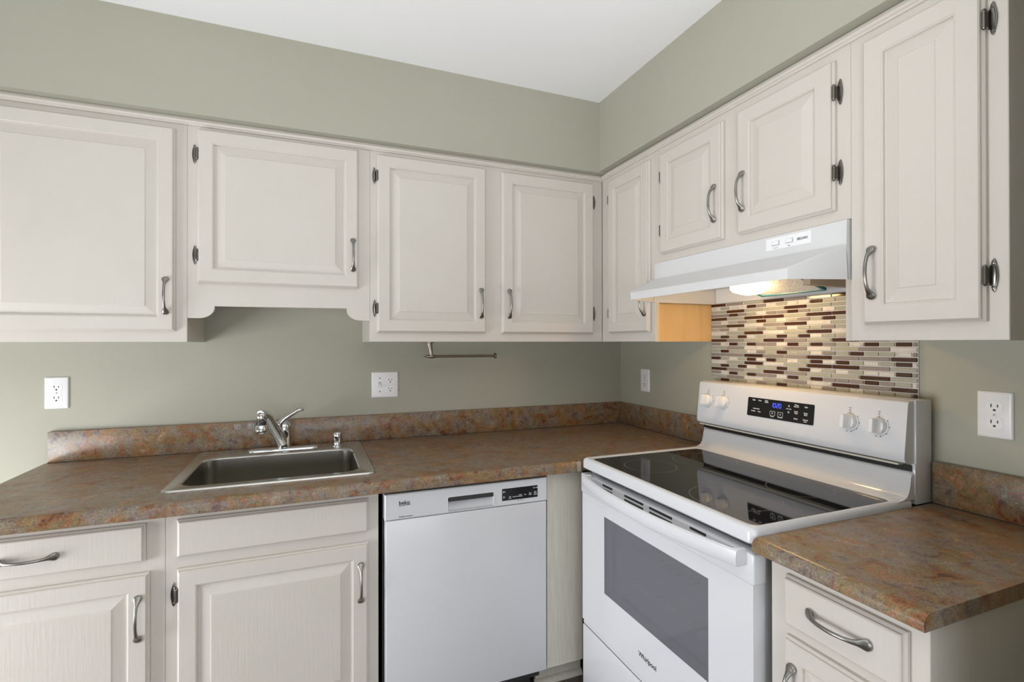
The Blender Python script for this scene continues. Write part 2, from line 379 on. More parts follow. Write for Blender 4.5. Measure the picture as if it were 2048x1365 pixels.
t = thing('wall_cabinet', (0, -1.6, ZB), 'tall cream single door wall cabinet right of the range hood', 'cabinet')
link('cabinet_box', box(B(), -.291, 0, -1.757, -1.429, ZB, ZT+.003), 'paint', t)
link('face_frame', frame_plate(FR, -1.7585, -1.456, ZB, ZT+.003), 'paint', t)
add_door(t, PRu, -1.7265, -1.493, 1.374, 2.054, (-1.518, 1.496), [(-1.7275, 1.969, 1), (-1.7275, 1.464, 1)], stile=.046)

bm = mould(B(), PB(Yf), -2.545, -.311, ZT-.0005); struct('trim_1', bm, 'paint')
bm = mould(B(), PR(-.310), -1.7585, -.325, ZT+.0025); struct('trim_2', bm, 'paint')

# ------------------------------------------------------------------ base cabinets, back run
YB = -.655; PBb = PB(YB-.0004); FBB = PB(YB); ZCB = .862
def toe(bm, u0, u1, y): box(bm, u0, u1, y, y+.015, 0, .15); return bm
t = thing('base_cabinet', (-2.19, -.3, 0), 'cream base cabinet with a drawer over a door, left of the sink', 'cabinet')
link('cabinet_box', box(B(), -2.44, -1.9285, -.636, -.002, .15, ZCB), 'paint', t)
link('face_frame', frame_plate(FBB, -2.44, -1.928, .15, ZCB), 'paint', t)
link('toe_board', toe(B(), -2.44, -1.9285, -.52), 'filler', t)
add_door(t, PBb, -2.412, -1.971, .740, .8425, (-2.2145, .790), (), 'drawer', False, horiz=True)
add_door(t, PBb, -2.412, -1.962, .215, .7095, (-1.985, .593), (), stile=.047)
t = thing('base_cabinet', (-1.64, -.3, 0), 'cream base cabinet with a false drawer front and one door, under the sink', 'cabinet')
link('cabinet_box', box(B(), -1.928, -1.356, -.636, -.002, .15, .70), 'paint', t)
link('face_frame', frame_plate(FBB, -1.9275, -1.3555, .15, ZCB), 'paint', t)
link('toe_board', toe(B(), -1.928, -1.356, -.52), 'filler', t)
add_door(t, PBb, -1.899, -1.387, .7395, .8425, None, (), 'false_drawer_front', False)
add_door(t, PBb, -1.899, -1.387, .215, .7065, (-1.411, .587), [(-1.900, .635, 1), (-1.900, .28, 1)])

t = thing('filler_panel', (-.69, -.5, 0), 'narrow beige filler panel between the dishwasher and the range', 'panel')
link('panel_board', box(B(), -.7605, -.613, -.655, -.636, .150, ZCB, .001, 1), 'filler', t)
link('toe_board', box(B(), -.745, -.545, -.517, -.502, 0, .15), 'filler', t)
bm = B(); prof = [(-.517, 0), (-.533, 0), (-.5325, .006), (-.530, .0105), (-.526, .014), (-.5215, .0165), (-.517, .0175)]
ringskin(bm, [[Vector((u, y, z*1.3)) for y, z in prof] for u in (-.752, -.545)]); link('shoe_moulding', bm, 'filler', t, 40)

# ------------------------------------------------------------------ base cabinet, right run
PRb = PR(-.6204); FRB = PR(-.620); ZCR = .874
t = thing('base_cabinet', (-.3, -1.64, 0), 'cream base cabinet with a drawer over a door, right of the range', 'cabinet')
link('cabinet_box', box(B(), -.601, -.002, -1.789, -1.490, .12, ZCR), 'paint', t)
link('face_frame', frame_plate(FRB, -1.7905, -1.489, .12, ZCR), 'paint', t)
link('toe_board', box(B(), -.54, -.525, -1.789, -1.490, 0, .12), 'filler', t)
add_door(t, PRb, -1.762, -1.5315, .7445, .8475, (-1.650, .798), (), 'drawer', False, horiz=True, L=.126)
add_door(t, PRb, -1.762, -1.5315, .17, .7215, (-1.555, .612), (), stile=.042)

# ------------------------------------------------------------------ countertops
ZT_C = .9035
SX0, SX1, SY0, SY1 = -1.925, -1.400, -.552, -.160      # sink opening
def nosing(y_or_x, zt, zb, r):
    """front edge section: (outward, z) from the top to the underside"""
    pts = []
    for k in range(7):
        a = math.radians(90*k/6); pts.append((y_or_x-r+r*math.sin(a), zt-r+r*math.cos(a)))
    pts += [(y_or_x, zb+.002), (y_or_x-.002, zb)]
    return pts
t = thing('countertop', (-1.3, -.3, .864), 'long brown mottled laminate countertop with the sink let into it', 'countertop')
bm = B()
nose = nosing(.705, ZT_C, .8645, .014)
def run(bm, x0, x1, y0, y1, z0, z1): box(bm, x0, x1, y0, y1, z0, z1)
# top built around the sink cut-out as a grid of quads
xs = [-2.436, SX0-.009, SX1+.009, -.0205]; ys = [-.691, SY0-.009, SY1+.009, -.0205]
for i in range(3):
    for j in range(3):
        if i == 1 and j == 1: continue
        for z in (ZT_C, .8645):
            bm.faces.new([bm.verts.new((x, y, z)) for x, y in ((xs[i], ys[j]), (xs[i+1], ys[j]), (xs[i+1], ys[j+1]), (xs[i], ys[j+1]))])
for (xa, ya, xb, yb) in ((xs[1], ys[1], xs[2], ys[1]), (xs[2], ys[1], xs[2], ys[2]), (xs[2], ys[2], xs[1], ys[2]), (xs[1], ys[2], xs[1], ys[1]), (xs[0], ys[0], xs[0], ys[3]), (xs[3], ys[0], xs[3], ys[3]), (xs[0], ys[3], xs[3], ys[3]), (-.655, ys[0], xs[3], ys[0])):
    bm.faces.new([bm.verts.new(p) for p in ((xa, ya, .8645), (xb, yb, .8645), (xb, yb, ZT_C), (xa, ya, ZT_C))])
ringskin(bm, [[Vector((x, -o, z)) for o, z in nose]+[Vector((x, -.691, .8645)), Vector((x, -.691, ZT_C))] for x in (-2.436, -.664)])
bmesh.ops.remove_doubles(bm, verts=bm.verts[:], dist=.0002)
top = link('worktop', bm, 'lam', t, 40)
bm = box(B(), -.664, -.645, -.7035, -.691, .8648, .9005, .002, 2); o = link('raw_end_strip', bm, 'raw', t); o['label'] = 'raw beige cut end of the worktop'
link('backsplash', box(B(), -2.430, -.0005, -.0205, -.0005, ZT_C+.0012, 1.0145, .0025, 2), 'lam', t, 30)
link('backsplash', box(B(), -.0205, -.0005, -.700, -.0210, ZT_C+.0012, 1.0145, .0025, 2), 'lam', t, 30)
link('seam', box(B(), -2.430, -.0215, -.0212, -.019, ZT_C-.0002, ZT_C+.0018), 'dark', t)
link('seam', box(B(), -.0212, -.019, -.700, -.0215, ZT_C-.0002, ZT_C+.0018), 'dark', t)

t = thing('countertop', (-.33, -1.64, .874), 'short brown mottled laminate countertop right of the range', 'countertop')
bm = B(); nose = nosing(.660, .9045, .8755, .018)
ringskin(bm, [[Vector((-.0205, y, .9045))]+[Vector((-o, y, z)) for o, z in nose]+[Vector((-.0205, y, .8755))] for y in (-1.804, -1.4725)])
link('worktop', bm, 'lam', t, 40)
link('backsplash', box(B(), -.0205, -.0005, -1.804, -1.4725, .9057, 1.0155, .0025, 2), 'lam', t, 30)
link('seam', box(B(), -.0212, -.019, -1.803, -1.4735, .9043, .9063), 'dark', t)

# ------------------------------------------------------------------ sink, tap, air gap
t = thing('sink', (-1.66, -.33, ZT_C), 'stainless steel single bowl drop-in sink', 'sink')
def loop(x0, x1, y0, y1, r, z, n=7): return [Vector((a, b, z)) for a, b in rrect(x0, x1, y0, y1, r, n)]
bm = B()
ringskin(bm, [loop(-1.956, -1.357, -.603, -.040, .022, ZT_C+.0003), loop(-1.955, -1.358, -.602, -.041, .022, ZT_C+.0045), loop(-1.951, -1.362, -.598, -.045, .021, ZT_C+.0058), loop(-1.946, -1.367, -.593, -.050, .020, ZT_C+.0055), loop(-1.938, -1.377, -.583, -.058, .02, ZT_C+.0030),
              loop(SX0-.004, SX1+.004, SY0-.004, SY1+.004, .062, ZT_C+.0028), loop(SX0, SX1, SY0, SY1, .06, ZT_C+.0015), loop(SX0+.003, SX1-.003, SY0+.003, SY1-.003, .058, ZT_C-.004)], cap0=False, cap1=False)
link('rim', bm, 'rimsteel', t, 60)
bm = B()
ringskin(bm, [loop(SX0+.003, SX1-.003, SY0+.003, SY1-.003, .058, ZT_C-.004), loop(SX0+.006, SX1-.006, SY0+.006, SY1-.006, .058, ZT_C-.06), loop(SX0+.010, SX1-.010, SY0+.010, SY1-.010, .058, ZT_C-.135), loop(SX0+.016, SX1-.016, SY0+.016, SY1-.016, .055, ZT_C-.155),
              loop(SX0+.032, SX1-.032, SY0+.032, SY1-.032, .045, ZT_C-.168), loop(SX0+.06, SX1-.06, SY0+.06, SY1-.06, .03, ZT_C-.172)], cap0=False)
link('bowl', bm, 'steel', t, 70)
bm = B(); lathe(bm, (-1.66, -.36, ZT_C-.1715), (0, 0, 1), [(0, .044), (.002, .043), (.003, .038), (.0015, .03), (.0015, .0)], 28); link('drain', bm, 'chrome', t, 40)

zd = ZT_C+.0032
t = thing('faucet', (-1.657, -.095, zd), 'chrome single lever kitchen faucet with a swivel spray head', 'faucet')
bm = B(); ringskin(bm, [[Vector((a, b, z)) for a, b in rrect(-1.657-.13+i, -1.657+.13-i, -.121+i, -.069-i, .0255-i, 8)] for i, z in ((0, zd), (0, zd+.003), (.004, zd+.0075), (.012, zd+.010))]); link('deck_plate', bm, 'chrome', t, 50)
bm = B(); lathe(bm, (-1.655, -.095, zd+.008), (0, 0, 1), [(0, .0290), (.003, .0290), (.004, .0252), (.030, .0245), (.031, .0252), (.078, .0235), (.079, .0245), (.090, .0240), (.098, .018), (.101, .006)], 28); link('body', bm, 'chrome', t, 40)
bm = B()
tube(bm, [(-1.662, -.105, zd+.030), (-1.671, -.120, zd+.055), (-1.690, -.150, zd+.098), (-1.706, -.176, zd+.137), (-1.714, -.190, zd+.152), (-1.722, -.204, zd+.159), (-1.730, -.218, zd+.158)], [.0215, .0205, .0195, .0185, .0178, .0165, .0150], 16)
lathe(bm, (-1.728, -.214, zd+.166), (0, 0, -1), [(0, .008), (.003, .0150), (.006, .0168), (.030, .0168), (.032, .0155)], 24)
link('spout', bm, 'chrome', t, 50)
bm = B(); lathe(bm, (-1.728, -.214, zd+.135), (0, 0, -1), [(0, .0145), (.002, .0165), (.014, .0172), (.016, .015)], 24); sp = link('spray_collar', bm, 'dark', t, 40)
bm = B(); lathe(bm, (-1.728, -.214, zd+.120), (0, 0, -1), [(0, .0165), (.003, .0195), (.018, .0222), (.024, .0226), (.027, .021), (.031, .019), (.0315, .002)], 24); link('spray_head', bm, 'chrome', t, 40)
bm = B()
for dy in (-.013, .013):
    tube(bm, [(-1.670, -.095+dy*1.2, zd+.092), (-1.668, -.095+dy*1.35, zd+.110), (-1.655, -.095+dy*1.25, zd+.123), (-1.634, -.095+dy, zd+.136), (-1.613, -.095+dy*.8, zd+.149), (-1.604, -.095+dy*.6, zd+.154)], [.0100, .0108, .0092, .0078, .0070, .0062], 12)
tube(bm, [(-1.618, -.095, zd+.149), (-1.610, -.095, zd+.154), (-1.597, -.095, zd+.157), (-1.587, -.095, zd+.156), (-1.582, -.095, zd+.1545)], [(.006, .006), (.0080, .014), (.0080, .015), (.0065, .012), (.002, .004)], 14, up=(0, 0, 1))
lathe(bm, (-1.655, -.095, zd+.095), (0, 0, 1), [(0, .021), (.010, .0185), (.018, .012), (.020, .003)], 20)
link('lever', bm, 'chrome', t, 50)
t = thing('sink_air_gap', (-1.455, -.105, zd), 'small chrome capped air gap on the sink deck, right of the faucet', 'air gap')
bm = B(); lathe(bm, (-1.455, -.105, zd), (0, 0, 1), [(0, .0225), (.003, .0225), (.005, .016), (.014, .0155), (.016, .0150)], 26); link('base', bm, 'chrome', t, 40)  # base of the chrome air gap beside the faucet
bm = B(); lathe(bm, (-1.455, -.105, zd+.016), (0, 0, 1), [(0, .0152), (.008, .0165), (.016, .0178), (.036, .0176), (.040, .016), (.0415, .010), (.0415, .001)], 26); link('cap', bm, 'chrome', t, 40)

# clear adhesive hooks on the splash
for i, (x, lab) in enumerate(((-1.829, 'clear adhesive hook on the counter splash, the one farther left of the faucet'), (-1.780, 'clear adhesive hook on the counter splash, nearer the faucet'))):
    t = thing('adhesive_hook', (x, -.0206, .985), lab, 'hook', 'clear hooks on the counter splash')
    P = PB(-.0207); bm = B()
    ringskin(bm, [[P(u, h, z) for u, z in rrect(x-.012+k, x+.012-k, .983+k, 1.007-k, .004, 4)] for h, k in ((0, 0), (.0015, 0), (.0022, .0012))]); link('backing_pad', bm, 'clear', t)
    bm = B(); tube(bm, [P(x, .002, 1.002), P(x, .006, .997), P(x, .009, .990), P(x, .014, .988), P(x, .016, .993)], [.004, .004, .0038, .0036, .003], 10); link('hook_arm', bm, 'clear', t, 50)

# ------------------------------------------------------------------ dishwasher
t = thing('dishwasher', (-1.06, -.35, 0), 'white built-in dishwasher with a black control display', 'dishwasher')
YD = -.690; PD = PB(YD)
X0, X1 = -1.3405, -.7775
bm = box(B(), X0+.012, X1-.006, -.635, -.06, .12, .846); link('tub', bm, 'dark', t)
link('side_gap_shade', box(B(), X0-.003, X0+.010, -.650, -.637, .12, .855), 'black', t); link('side_gap_shade', box(B(), X1+.002, X1+.013, -.650, -.637, .178, .855), 'black', t); link('top_gap_shade', box(B(), X0, X1, -.64, -.60, .852, .858), 'black', t)  # black strips painted in as shade in the gaps round the door
d = link('door', box(B(), X0+.003, X1-.002, YD, -.645, .172, .7705, .003, 3), 'white', t, 40)
# control panel with a pocket handle
bm = B(); zt, zb = .8545, .7725
hx0, hx1, hz0, hz1 = -1.138, -.978, .7785, .8240
outer = [(X0, zb), (X1, zb), (X1, zt), (X0, zt)]
def q4(a): bm.faces.new([bm.verts.new(v) for v in a])
F = lambda u, h, z: PD(u, h, z)
e = .003
for (a0, a1, b0, b1) in ((X0+e, hx0, zb+e, zt-e), (hx1, X1-e, zb+e, zt-e), (hx0, hx1, zb+e, hz0), (hx0, hx1, hz1, zt-e)):
    q4([F(a0, .001, b0), F(a1, .001, b0), F(a1, .001, b1), F(a0, .001, b1)])
rim = [(X0+e, zb+e), (X1-e, zb+e), (X1-e, zt-e), (X0+e, zt-e)]; rim2 = [(X0, zb), (X1, zb), (X1, zt), (X0, zt)]
for i in range(4):
    j = (i+1) % 4
    q4([F(rim[i][0], .001, rim[i][1]), F(rim[j][0], .001, rim[j][1]), F(rim2[j][0], -.002, rim2[j][1]), F(rim2[i][0], -.002, rim2[i][1])])
    q4([F(rim2[i][0], -.002, rim2[i][1]), F(rim2[j][0], -.002, rim2[j][1]), F(rim2[j][0], -.045, rim2[j][1]), F(rim2[i][0], -.045, rim2[i][1])])
bmesh.ops.remove_doubles(bm, verts=bm.verts[:], dist=.0001)
cp = link('control_panel', bm, 'white', t)
bm = B()
hp = rrect(hx0, hx1, hz0, hz1, .006, 4)
ringskin(bm, [[F(u, .0012, z) for u, z in rrect(hx0-.002, hx1+.002, hz0-.002, hz1+.002, .007, 4)], [F(u, .0022, z) for u, z in rrect(hx0-.0006, hx1+.0006, hz0-.0006, hz1+.0006, .0065, 4)], [F(u, .001, z) for u, z in hp], [F(u, -.024+(hz1-z)*.3, z) for u, z in hp]], cap0=False, cap1=True)
link('pocket_handle', bm, 'white', cp, 30)
bm = B(); ringskin(bm, [[F(u, h, z) for u, z in rrect(hx0+.002, hx1-.002, .8095, .8235, .003, 3)] for h in (-.020, .0008)]); o = link('handle_grip', bm, 'dark', cp); o['label'] = 'dark grip strip at the top of the pocket'
bm = B(); ringskin(bm, [[F(u, h, z) for u, z in rrect(-.948, -.8145, .790, .831, .0015, 2)] for h in (.0008, .0016)]); ds = link('display', bm, 'panel_black', cp)
T = []
h = .0018
for (s, u, z, sz) in (('P+', -.940, .8165, .0095), ('P-', -.940, .7985, .0095), ('Half', -.919, .8000, .0048), ('Load', -.919, .7950, .0048), ('SteamWash', -.899, .7990, .0044), ('Extra', -.8800, .8035, .0048), ('Hygiene', -.8800, .7985, .0048), ('Fast', -.8620, .8020, .0048), ('Time', -.8430, .8050, .0048), ('Delay', -.8430, .8000, .0048), ('On / Off', -.8235, .8215, .0050), ('Start', -.8235, .8080, .0048), ('Pause', -.8235, .8030, .0048), ('Cancel', -.8235, .7980, .0044)):
    T.append((s, u, z, sz, .0001, h, 1))
textobj(T, PD, 'inkwhite', 'button_lettering', cp)
textobj([('beko', -1.2795, .8190, .0175, .0004, .0014, 1), ('ProSmart Inverter', -1.2750, .7790, .0058, .0001, .0014, 1), ('hold 3 seconds', -.880, .7845, .0040, 0, .0014, 1)], PD, 'ink', 'printed_lettering', cp)
bm = B(); extr(bm, [F(-1.2975, .0012, .8145), F(-1.2600, .0012, .8165), F(-1.2600, .0012, .8180), F(-1.2975, .0012, .8160)], (0, -.0004, 0)); link('logo_underline', bm, 'ink', cp)
link('kick_plate', box(B(), X0+.01, X1-.01, -.56, -.545, .02, .165), 'dark', t)

# ------------------------------------------------------------------ range
t = thing('range', (-.34, -1.09, 0), 'white freestanding electric range with a black glass cooktop', 'range')
RY0, RY1 = -1.469, -.716       # right / left side
bm = box(B(), -.612, -.015, RY0+.006, RY1-.006, 0, .884); box(bm, -.628, -.608, RY0+.007, RY0+.022, .03, .88); link('body', bm, 'white_range', t)
# cooktop frame with a rounded outer edge
bm = B()
def RL(i, z, r): return [Vector((a, b, z)) for a, b in rrect(-.652+i, -.085, RY0+i, RY1-i, r, 6)]
ZG = .9205
gx0, gx1, gy0, gy1 = -.630, -.152, -1.452, -.748
ringskin(bm, [RL(.004, .884, .016), RL(0, .888, .018), RL(0, .910, .018), RL(.002, .916, .018), RL(.007, .9205, .017), RL(.012, .9218, .016)] +
         [[Vector((a, b, z)) for a, b in rrect(gx0-i, gx1+i, gy0-i, gy1+i, .02, 6)] for i, z in ((.004, .9216), (.001, .9205), (0, .9185), (0, .914))], cap1=False)
cf = link('cooktop_frame', bm, 'white_range', t, 40)
bm = B(); ringskin(bm, [[Vector((a, b, z)) for a, b in rrect(gx0+.0004, gx1-.0004, gy0+.0004, gy1-.0004, .0196, 6)] for z in (.9135, .9190)]); gl = link('cooktop_glass', bm, 'glass_black', t)
for (cx, cy, R_) in ((-.50, -1.27, .115), (-.50, -.91, .085), (-.27, -1.28, .085), (-.27, -.91, .105)):
    for rr in (R_,):
        n_ = 56; bm = B()
        ringskin(bm, [[Vector((cx+q*math.cos(2*PI*k/n_), cy+q*math.sin(2*PI*k/n_), .9192)) for k in range(n_)] for q in (rr-.0006, rr+.0006)], cap0=False, cap1=False)
        link('burner_marking', bm, 'inkgrey', gl)
# rear upstand that sweeps up out of the cooktop
bm = B(); prof = [(-.150, .9195), (-.128, .9215), (-.113, .928), (-.104, .941), (-.0985, .962), (-.0965, .980), (-.093, .988), (-.086, .991), (-.060, .991), (-.060, .9195)]
ringskin(bm, [[Vector((x, y, (.9195+(z-.9195)*k))) for x, z in prof] for y, k in ((RY0+.003, .93), (RY0+.006, .975), (RY0+.014, 1), (RY1-.014, 1), (RY1-.006, .975), (RY1-.003, .93))]); link('upstand', bm, 'white_range', t, 50)
# back guard
bm = B(); BY0, BY1 = -1.462, -.705
prof = [(-.078, 1.012), (-.100, 1.012), (-.112, 1.017), (-.1165, 1.026), (-.1155, 1.040), (-.1010, 1.168), (-.0985, 1.174), (-.093, 1.1765), (-.078, 1.1775)]
ringskin(bm, [[Vector((x, y, z)) for x, z in prof] for y in (BY0, BY0+.002, BY1-.002, BY1)])
box(bm, -.078, -.012, BY0-.006, BY1+.004, .905, 1.179, .002, 2); box(bm, -.082, -.074, BY0-.0062, BY0+.004, .93, 1.012, .002, 2)
bg = link('backguard', bm, 'white_range', t, 35)
bm = box(B(), -.0835, -.0785, BY0+.001, BY1-.001, .9915, 1.0075); link('painted_shadow_gap', bm, 'black', t)  # black strip painted in as the shadow under the back guard
bm = box(B(), -.1085, -.079, BY0+.02, BY1-.004, 1.0065, 1.0118, .002, 2); link('lower_lip', bm, 'filler', bg)
SL = .0145/.128
def PG(u, h, z):
    """front of the back guard, slightly raked"""
    x = -.1155+(z-1.040)*SL; n = Vector((-1, 0, SL)).normalized(); return Vector((x, u, z))+n*h
bm = B(); ringskin(bm, [[PG(u, h, z) for u, z in rrect(-1.2035, -.9500, 1.0745, 1.1385, .004, 4)] for h in (-.001, .0012)]); link('display', bm, 'panel_black', bg)
T = []
for (s, u, z, sz) in (('Bake', -.976, 1.1285, .0060), ('Broil', -1.001, 1.1285, .0060), ('Keep', -1.028, 1.1310, .0058), ('Warm', -1.028, 1.1255, .0058), ('Timer', -1.1420, 1.1290, .0058), ('Set-Off', -1.1420, 1.1235, .0058), ('Light', -1.1760, 1.1260, .0058), ('Cook', -1.1420, 1.1080, .0058), ('Time', -1.1420, 1.1025, .0058), ('Delay', -1.1760, 1.1065, .0058), ('Start', -1.1760, 1.1010, .0058), ('Clock', -1.1420, 1.0850, .0058), ('Control', -1.1760, 1.0860, .0055), ('Lock', -1.1760, 1.0805, .0055), ('FROZEN BAKE', -.988, 1.0995, .0042), ('Lasagna', -.976, 1.0910, .0058), ('Pizza', -1.001, 1.0905, .0058), ('START', -1.0545, 1.0815, .0050), ('CANCEL', -1.0850, 1.0815, .0050), ('Temp / Time', -1.1150, 1.1140, .0036), ('x', -1.0850, 1.0905, .0090)):
    T.append((s, u, z, sz, .0002, .0016, -1))
textobj(T, PG, 'inkwhite', 'button_lettering', bg)
def stroke(pts, w=.0005):
    for (a, b), (c, d) in zip(pts, pts[1:]):
        v = Vector((c-a, d-b)).normalized(); nx, nz = -v.y*w, v.x*w
        extr(bm, [PG(a+nx, .0013, b+nz), PG(c+nx, .0013, d+nz), PG(c-nx, .0013, d-nz), PG(a-nx, .0013, b-nz)], (-.0004, 0, 0))
for cu in (-1.0545, -1.0850):
    bm = B(); stroke([(cu-.006, 1.0860), (cu-.0095, 1.0870), (cu-.0095, 1.1000), (cu+.0095, 1.1000), (cu+.0095, 1.0870), (cu+.006, 1.0860)]); link('button_outline', bm, 'inkwhite', bg)
bm = B(); stroke([(-1.0525, 1.0905), (-1.0525, 1.0965), (-1.0570, 1.0935), (-1.0525, 1.0905)]); link('start_symbol', bm, 'inkwhite', bg)
for zz, s_ in ((1.1225, 1), (1.1065, -1)):
    bm = B(); stroke([(-1.112, zz), (-1.115, zz+.0055*s_), (-1.118, zz), (-1.112, zz)]); link('arrow_symbol', bm, 'inkwhite', bg)
bm = B()                                                    # clock 10:20 in seven segments
SEG = {'1': 'bc', '0': 'abcdef', '2': 'abged'}
def seg7(ch, u, z, w, hgt):
    tt = .0013; hh = hgt/2
    S7 = {'a': (u, u-w, z+hgt, z+hgt), 'd': (u, u-w, z, z), 'g': (u, u-w, z+hh, z+hh), 'b': (u-w, u-w, z+hh, z+hgt), 'c': (u-w, u-w, z, z+hh), 'f': (u, u, z+hh, z+hgt), 'e': (u, u, z, z+hh)}
    for c_ in SEG[ch]:
        a, b, c2, d2 = S7[c_]
        if c2 == d2: p = [(a-.001, c2-tt/2), (b+.001, c2-tt/2), (b+.001, c2+tt/2), (a-.001, c2+tt/2)]
        else: p = [(a-tt/2, c2+.001), (a+tt/2, c2+.001), (a+tt/2, d2-.001), (a-tt/2, d2-.001)]
        extr(bm, [PG(x, .0013, y) for x, y in p], (-.0004, 0, 0))
for ch, u in (('1', -1.0470), ('0', -1.0572), ('2', -1.0690), ('0', -1.0785)): seg7(ch, u, 1.1135, .0068, .0140)
for zz in (1.117, 1.1235): extr(bm, [PG(x, .0013, y) for x, y in rrect(-1.0673, -1.0657, zz, zz+.0016, .0004, 2)], (-.0004, 0, 0))
link('clock_digits', bm, 'blue', bg)
for ku, kz in ((-.757, 1.107), (-.836, 1.108), (-1.313, 1.104), (-1.393, 1.103)):
    c0 = PG(ku, 0, kz); nn = (PG(0, 1, 0)-PG(0, 0, 0)).normalized()
    bm = B(); lathe(bm, c0, nn, [(0, .0215), (.004, .0215), (.0055, .0205), (.0105, .0202), (.0125, .0190), (.0127, .0)], 32)
    up_ = (PG(0, 0, 1)-PG(0, 0, 0)).normalized(); sd = nn.cross(up_)
    tt = B()                                                # grip bar across the knob
    ringskin(tt, [[c0+nn*hh+sd*a*w+up_*b*l for a, b in ((-.0045, -.0195), (.0045, -.0195), (.0060, -.016), (.0060, .016), (.0045, .0198), (-.0045, .0198), (-.0060, .016), (-.0060, -.016))] for hh, w, l in ((.0100, 2.7, .96), (.0150, 1.75, 1), (.0215, 1.25, 1), (.0330, .95, .98), (.0345, .75, .93))]); merge(bm, tt)
    kb = link('knob', bm, 'plastic', bg, 35)
    bm = B()                                                # printed scale round the knob
    for a0, a1 in ((-75, 35), ):
        n_ = 18; ringskin(bm, [[PG(ku-r2*math.cos(math.radians(a0+(a1-a0)*k/n_)), .0006, kz+r2*math.sin(math.radians(a0+(a1-a0)*k/n_))) for k in range(n_+1)] for r2 in (.0268, .0274)], closed=False, cap0=False, cap1=False)
    link('knob_scale', bm, 'ink', bg)
    for an in (-100, -75, -40, 0, 38, 142): link('scale_mark', extr(B(), [PG(ku-.0285*math.cos(math.radians(an))+x, .0004, kz+.0285*math.sin(math.radians(an))+y) for x, y in ((-.0014, -.001), (.0014, -.001), (.0014, .001), (-.0014, .001))], nn*.0003), 'ink', bg)
    bm = B()
    for x0_, z0_, w_, h_ in ((0, .0255, .0014, .0026), (0, .0325, .0042, .0016), (0, .0385, .0022, .0022), (-.0032, .0398, .0014, .0012), (.0032, .0398, .0014, .0012)): extr(bm, [PG(ku+x0_+x, .0004, kz+z0_+y) for x, y in ((-w_/1.6, -h_/2), (w_/1.6, -h_/2), (w_/1.6, h_/2), (-w_/1.6, h_/2))], nn*.0003)
    link('burner_symbol', bm, 'ink', bg)
# oven door
DX = -.655; PO = PR(DX)
dz0, dz1 = .350, .868
wy0, wy1, wz0, wz1 = -1.338, -.871, .5035, .7565
dy0, dy1 = RY0-.003, RY1-.012
bm = B()
for (a, b, c_, d_) in ((dy0, wy0, dz0, dz1-.068), (wy1, dy1, dz0, dz1-.068), (wy0, wy1, dz0, wz0), (wy0, wy1, wz1, dz1-.068)):
    box(bm, DX, DX+.034, a, b, c_, d_)
od = link('oven_door', bm, 'white_range', t)
bm = box(B(), DX-.004, DX+.034, dy0-.005, dy1+.003, .800, dz1, .004, 3); link('door_top_band', bm, 'white_range', od, 40)
bm = box(B(), DX-.0004, DX+.004, wy0+.0005, wy1-.0005, wz0+.0005, wz1-.0005); link('window_glass', bm, 'ovenglass', od)
bm = B(); box(bm, DX+.30, DX+.302, wy0-.03, wy1+.03, wz0-.05, wz1+.05)
for a in (wy0-.03, wy1+.028): box(bm, DX+.0045, DX+.30, a, a+.002, wz0-.05, wz1+.05)
for a in (wz0-.05, wz1+.048): box(bm, DX+.0045, DX+.30, wy0-.03, wy1+.03, a, a+.002)
link('oven_cavity', bm, 'cavity', t)
for zr in (.700, .598):
    bm = B(); tube(bm, [(DX+.012, wy0+.004, zr), (DX+.012, wy1-.075, zr)], .0026, 8)
    for k in range(13): tube(bm, [(DX+.012, wy0+.02+k*.029, zr+.002), (DX+.26, wy0+.02+k*.029, zr+.002)], .0012, 6)
    link('oven_rack', bm, 'rack', t)
for yy, a, b in ((-.062, 0, 0), (-.072, .02, .06)): link('rack_guide', tube(B(), [(DX+.02, wy1+yy, wz0+a), (DX+.02, wy1+yy, wz1-b)], .002, 8), 'alu', t)
# slots in the top band
for (a, b, two) in ((-.926, -.868, 1), (-1.087, -.992, 1), (-1.212, -1.114, 1), (-1.336, -1.279, 1)):
    for zc in (.8615, .8485):
        bm = B(); ringskin(bm, [[Vector((x, u, z)) for u, z in rrect(a, b, zc-.0033, zc+.0033, .002, 3)] for x in (DX-.0020, DX-.0046)]); link('vent_slot', bm, 'black', od)
# bowed handle
bm = B(); N = 28; rings = []
for k in range(N+1):
    q = -1+2*k/N; y = -1.1175+q*.338; bow = .020+.037*(1-abs(q)**2.2)
    x = DX-.004-bow; th = .0075
    rings.append([Vector((x-th+bb, y, zz)) for bb, zz in ((0.003, .838), (-.001, .843), (-.0015, .860), (0, .8725), (.005, .876), (.012, .874), (.0135, .861), (.0135, .842), (.011, .8375))])
ringskin(bm, rings)
for sg in (-1, 1):
    y = -1.1175+sg*.3305; box(bm, DX-.0300, DX-.001, y-.0085, y+.0085, .8375, .8760, .003, 2)
link('handle', bm, 'white_range', od, 45)
# storage drawer
bm = box(B(), DX, DX+.03, dy0, dy1, .115, .332, .004, 3); dr = link('storage_drawer', bm, 'white_range', t, 40)
bm = box(B(), DX+.004, DX+.03, dy0+.006, dy1-.006, .3325, .3495); link('drawer_gap', bm, 'inkgrey', t)
bm = box(B(), DX-.001, DX+.004, dy0, dy1-.008, .340, .3492, .0015, 2); link('door_lower_edge', bm, 'white_range', od)
textobj([('Whirlpool', -1.0985, .4085, .0195, .0004, .0004, -1)], PO, 'ink', 'logo_lettering', od)
bm = B(); n_ = 30; ringskin(bm, [[PO(-1.100+r2*1.5*math.cos(2*PI*k/n_), .0006, .4135+r2*math.sin(2*PI*k/n_)) for k in range(n_)] for r2 in (.0088, .0096)], cap0=False, cap1=False); link('logo_ring', bm, 'rack', od)

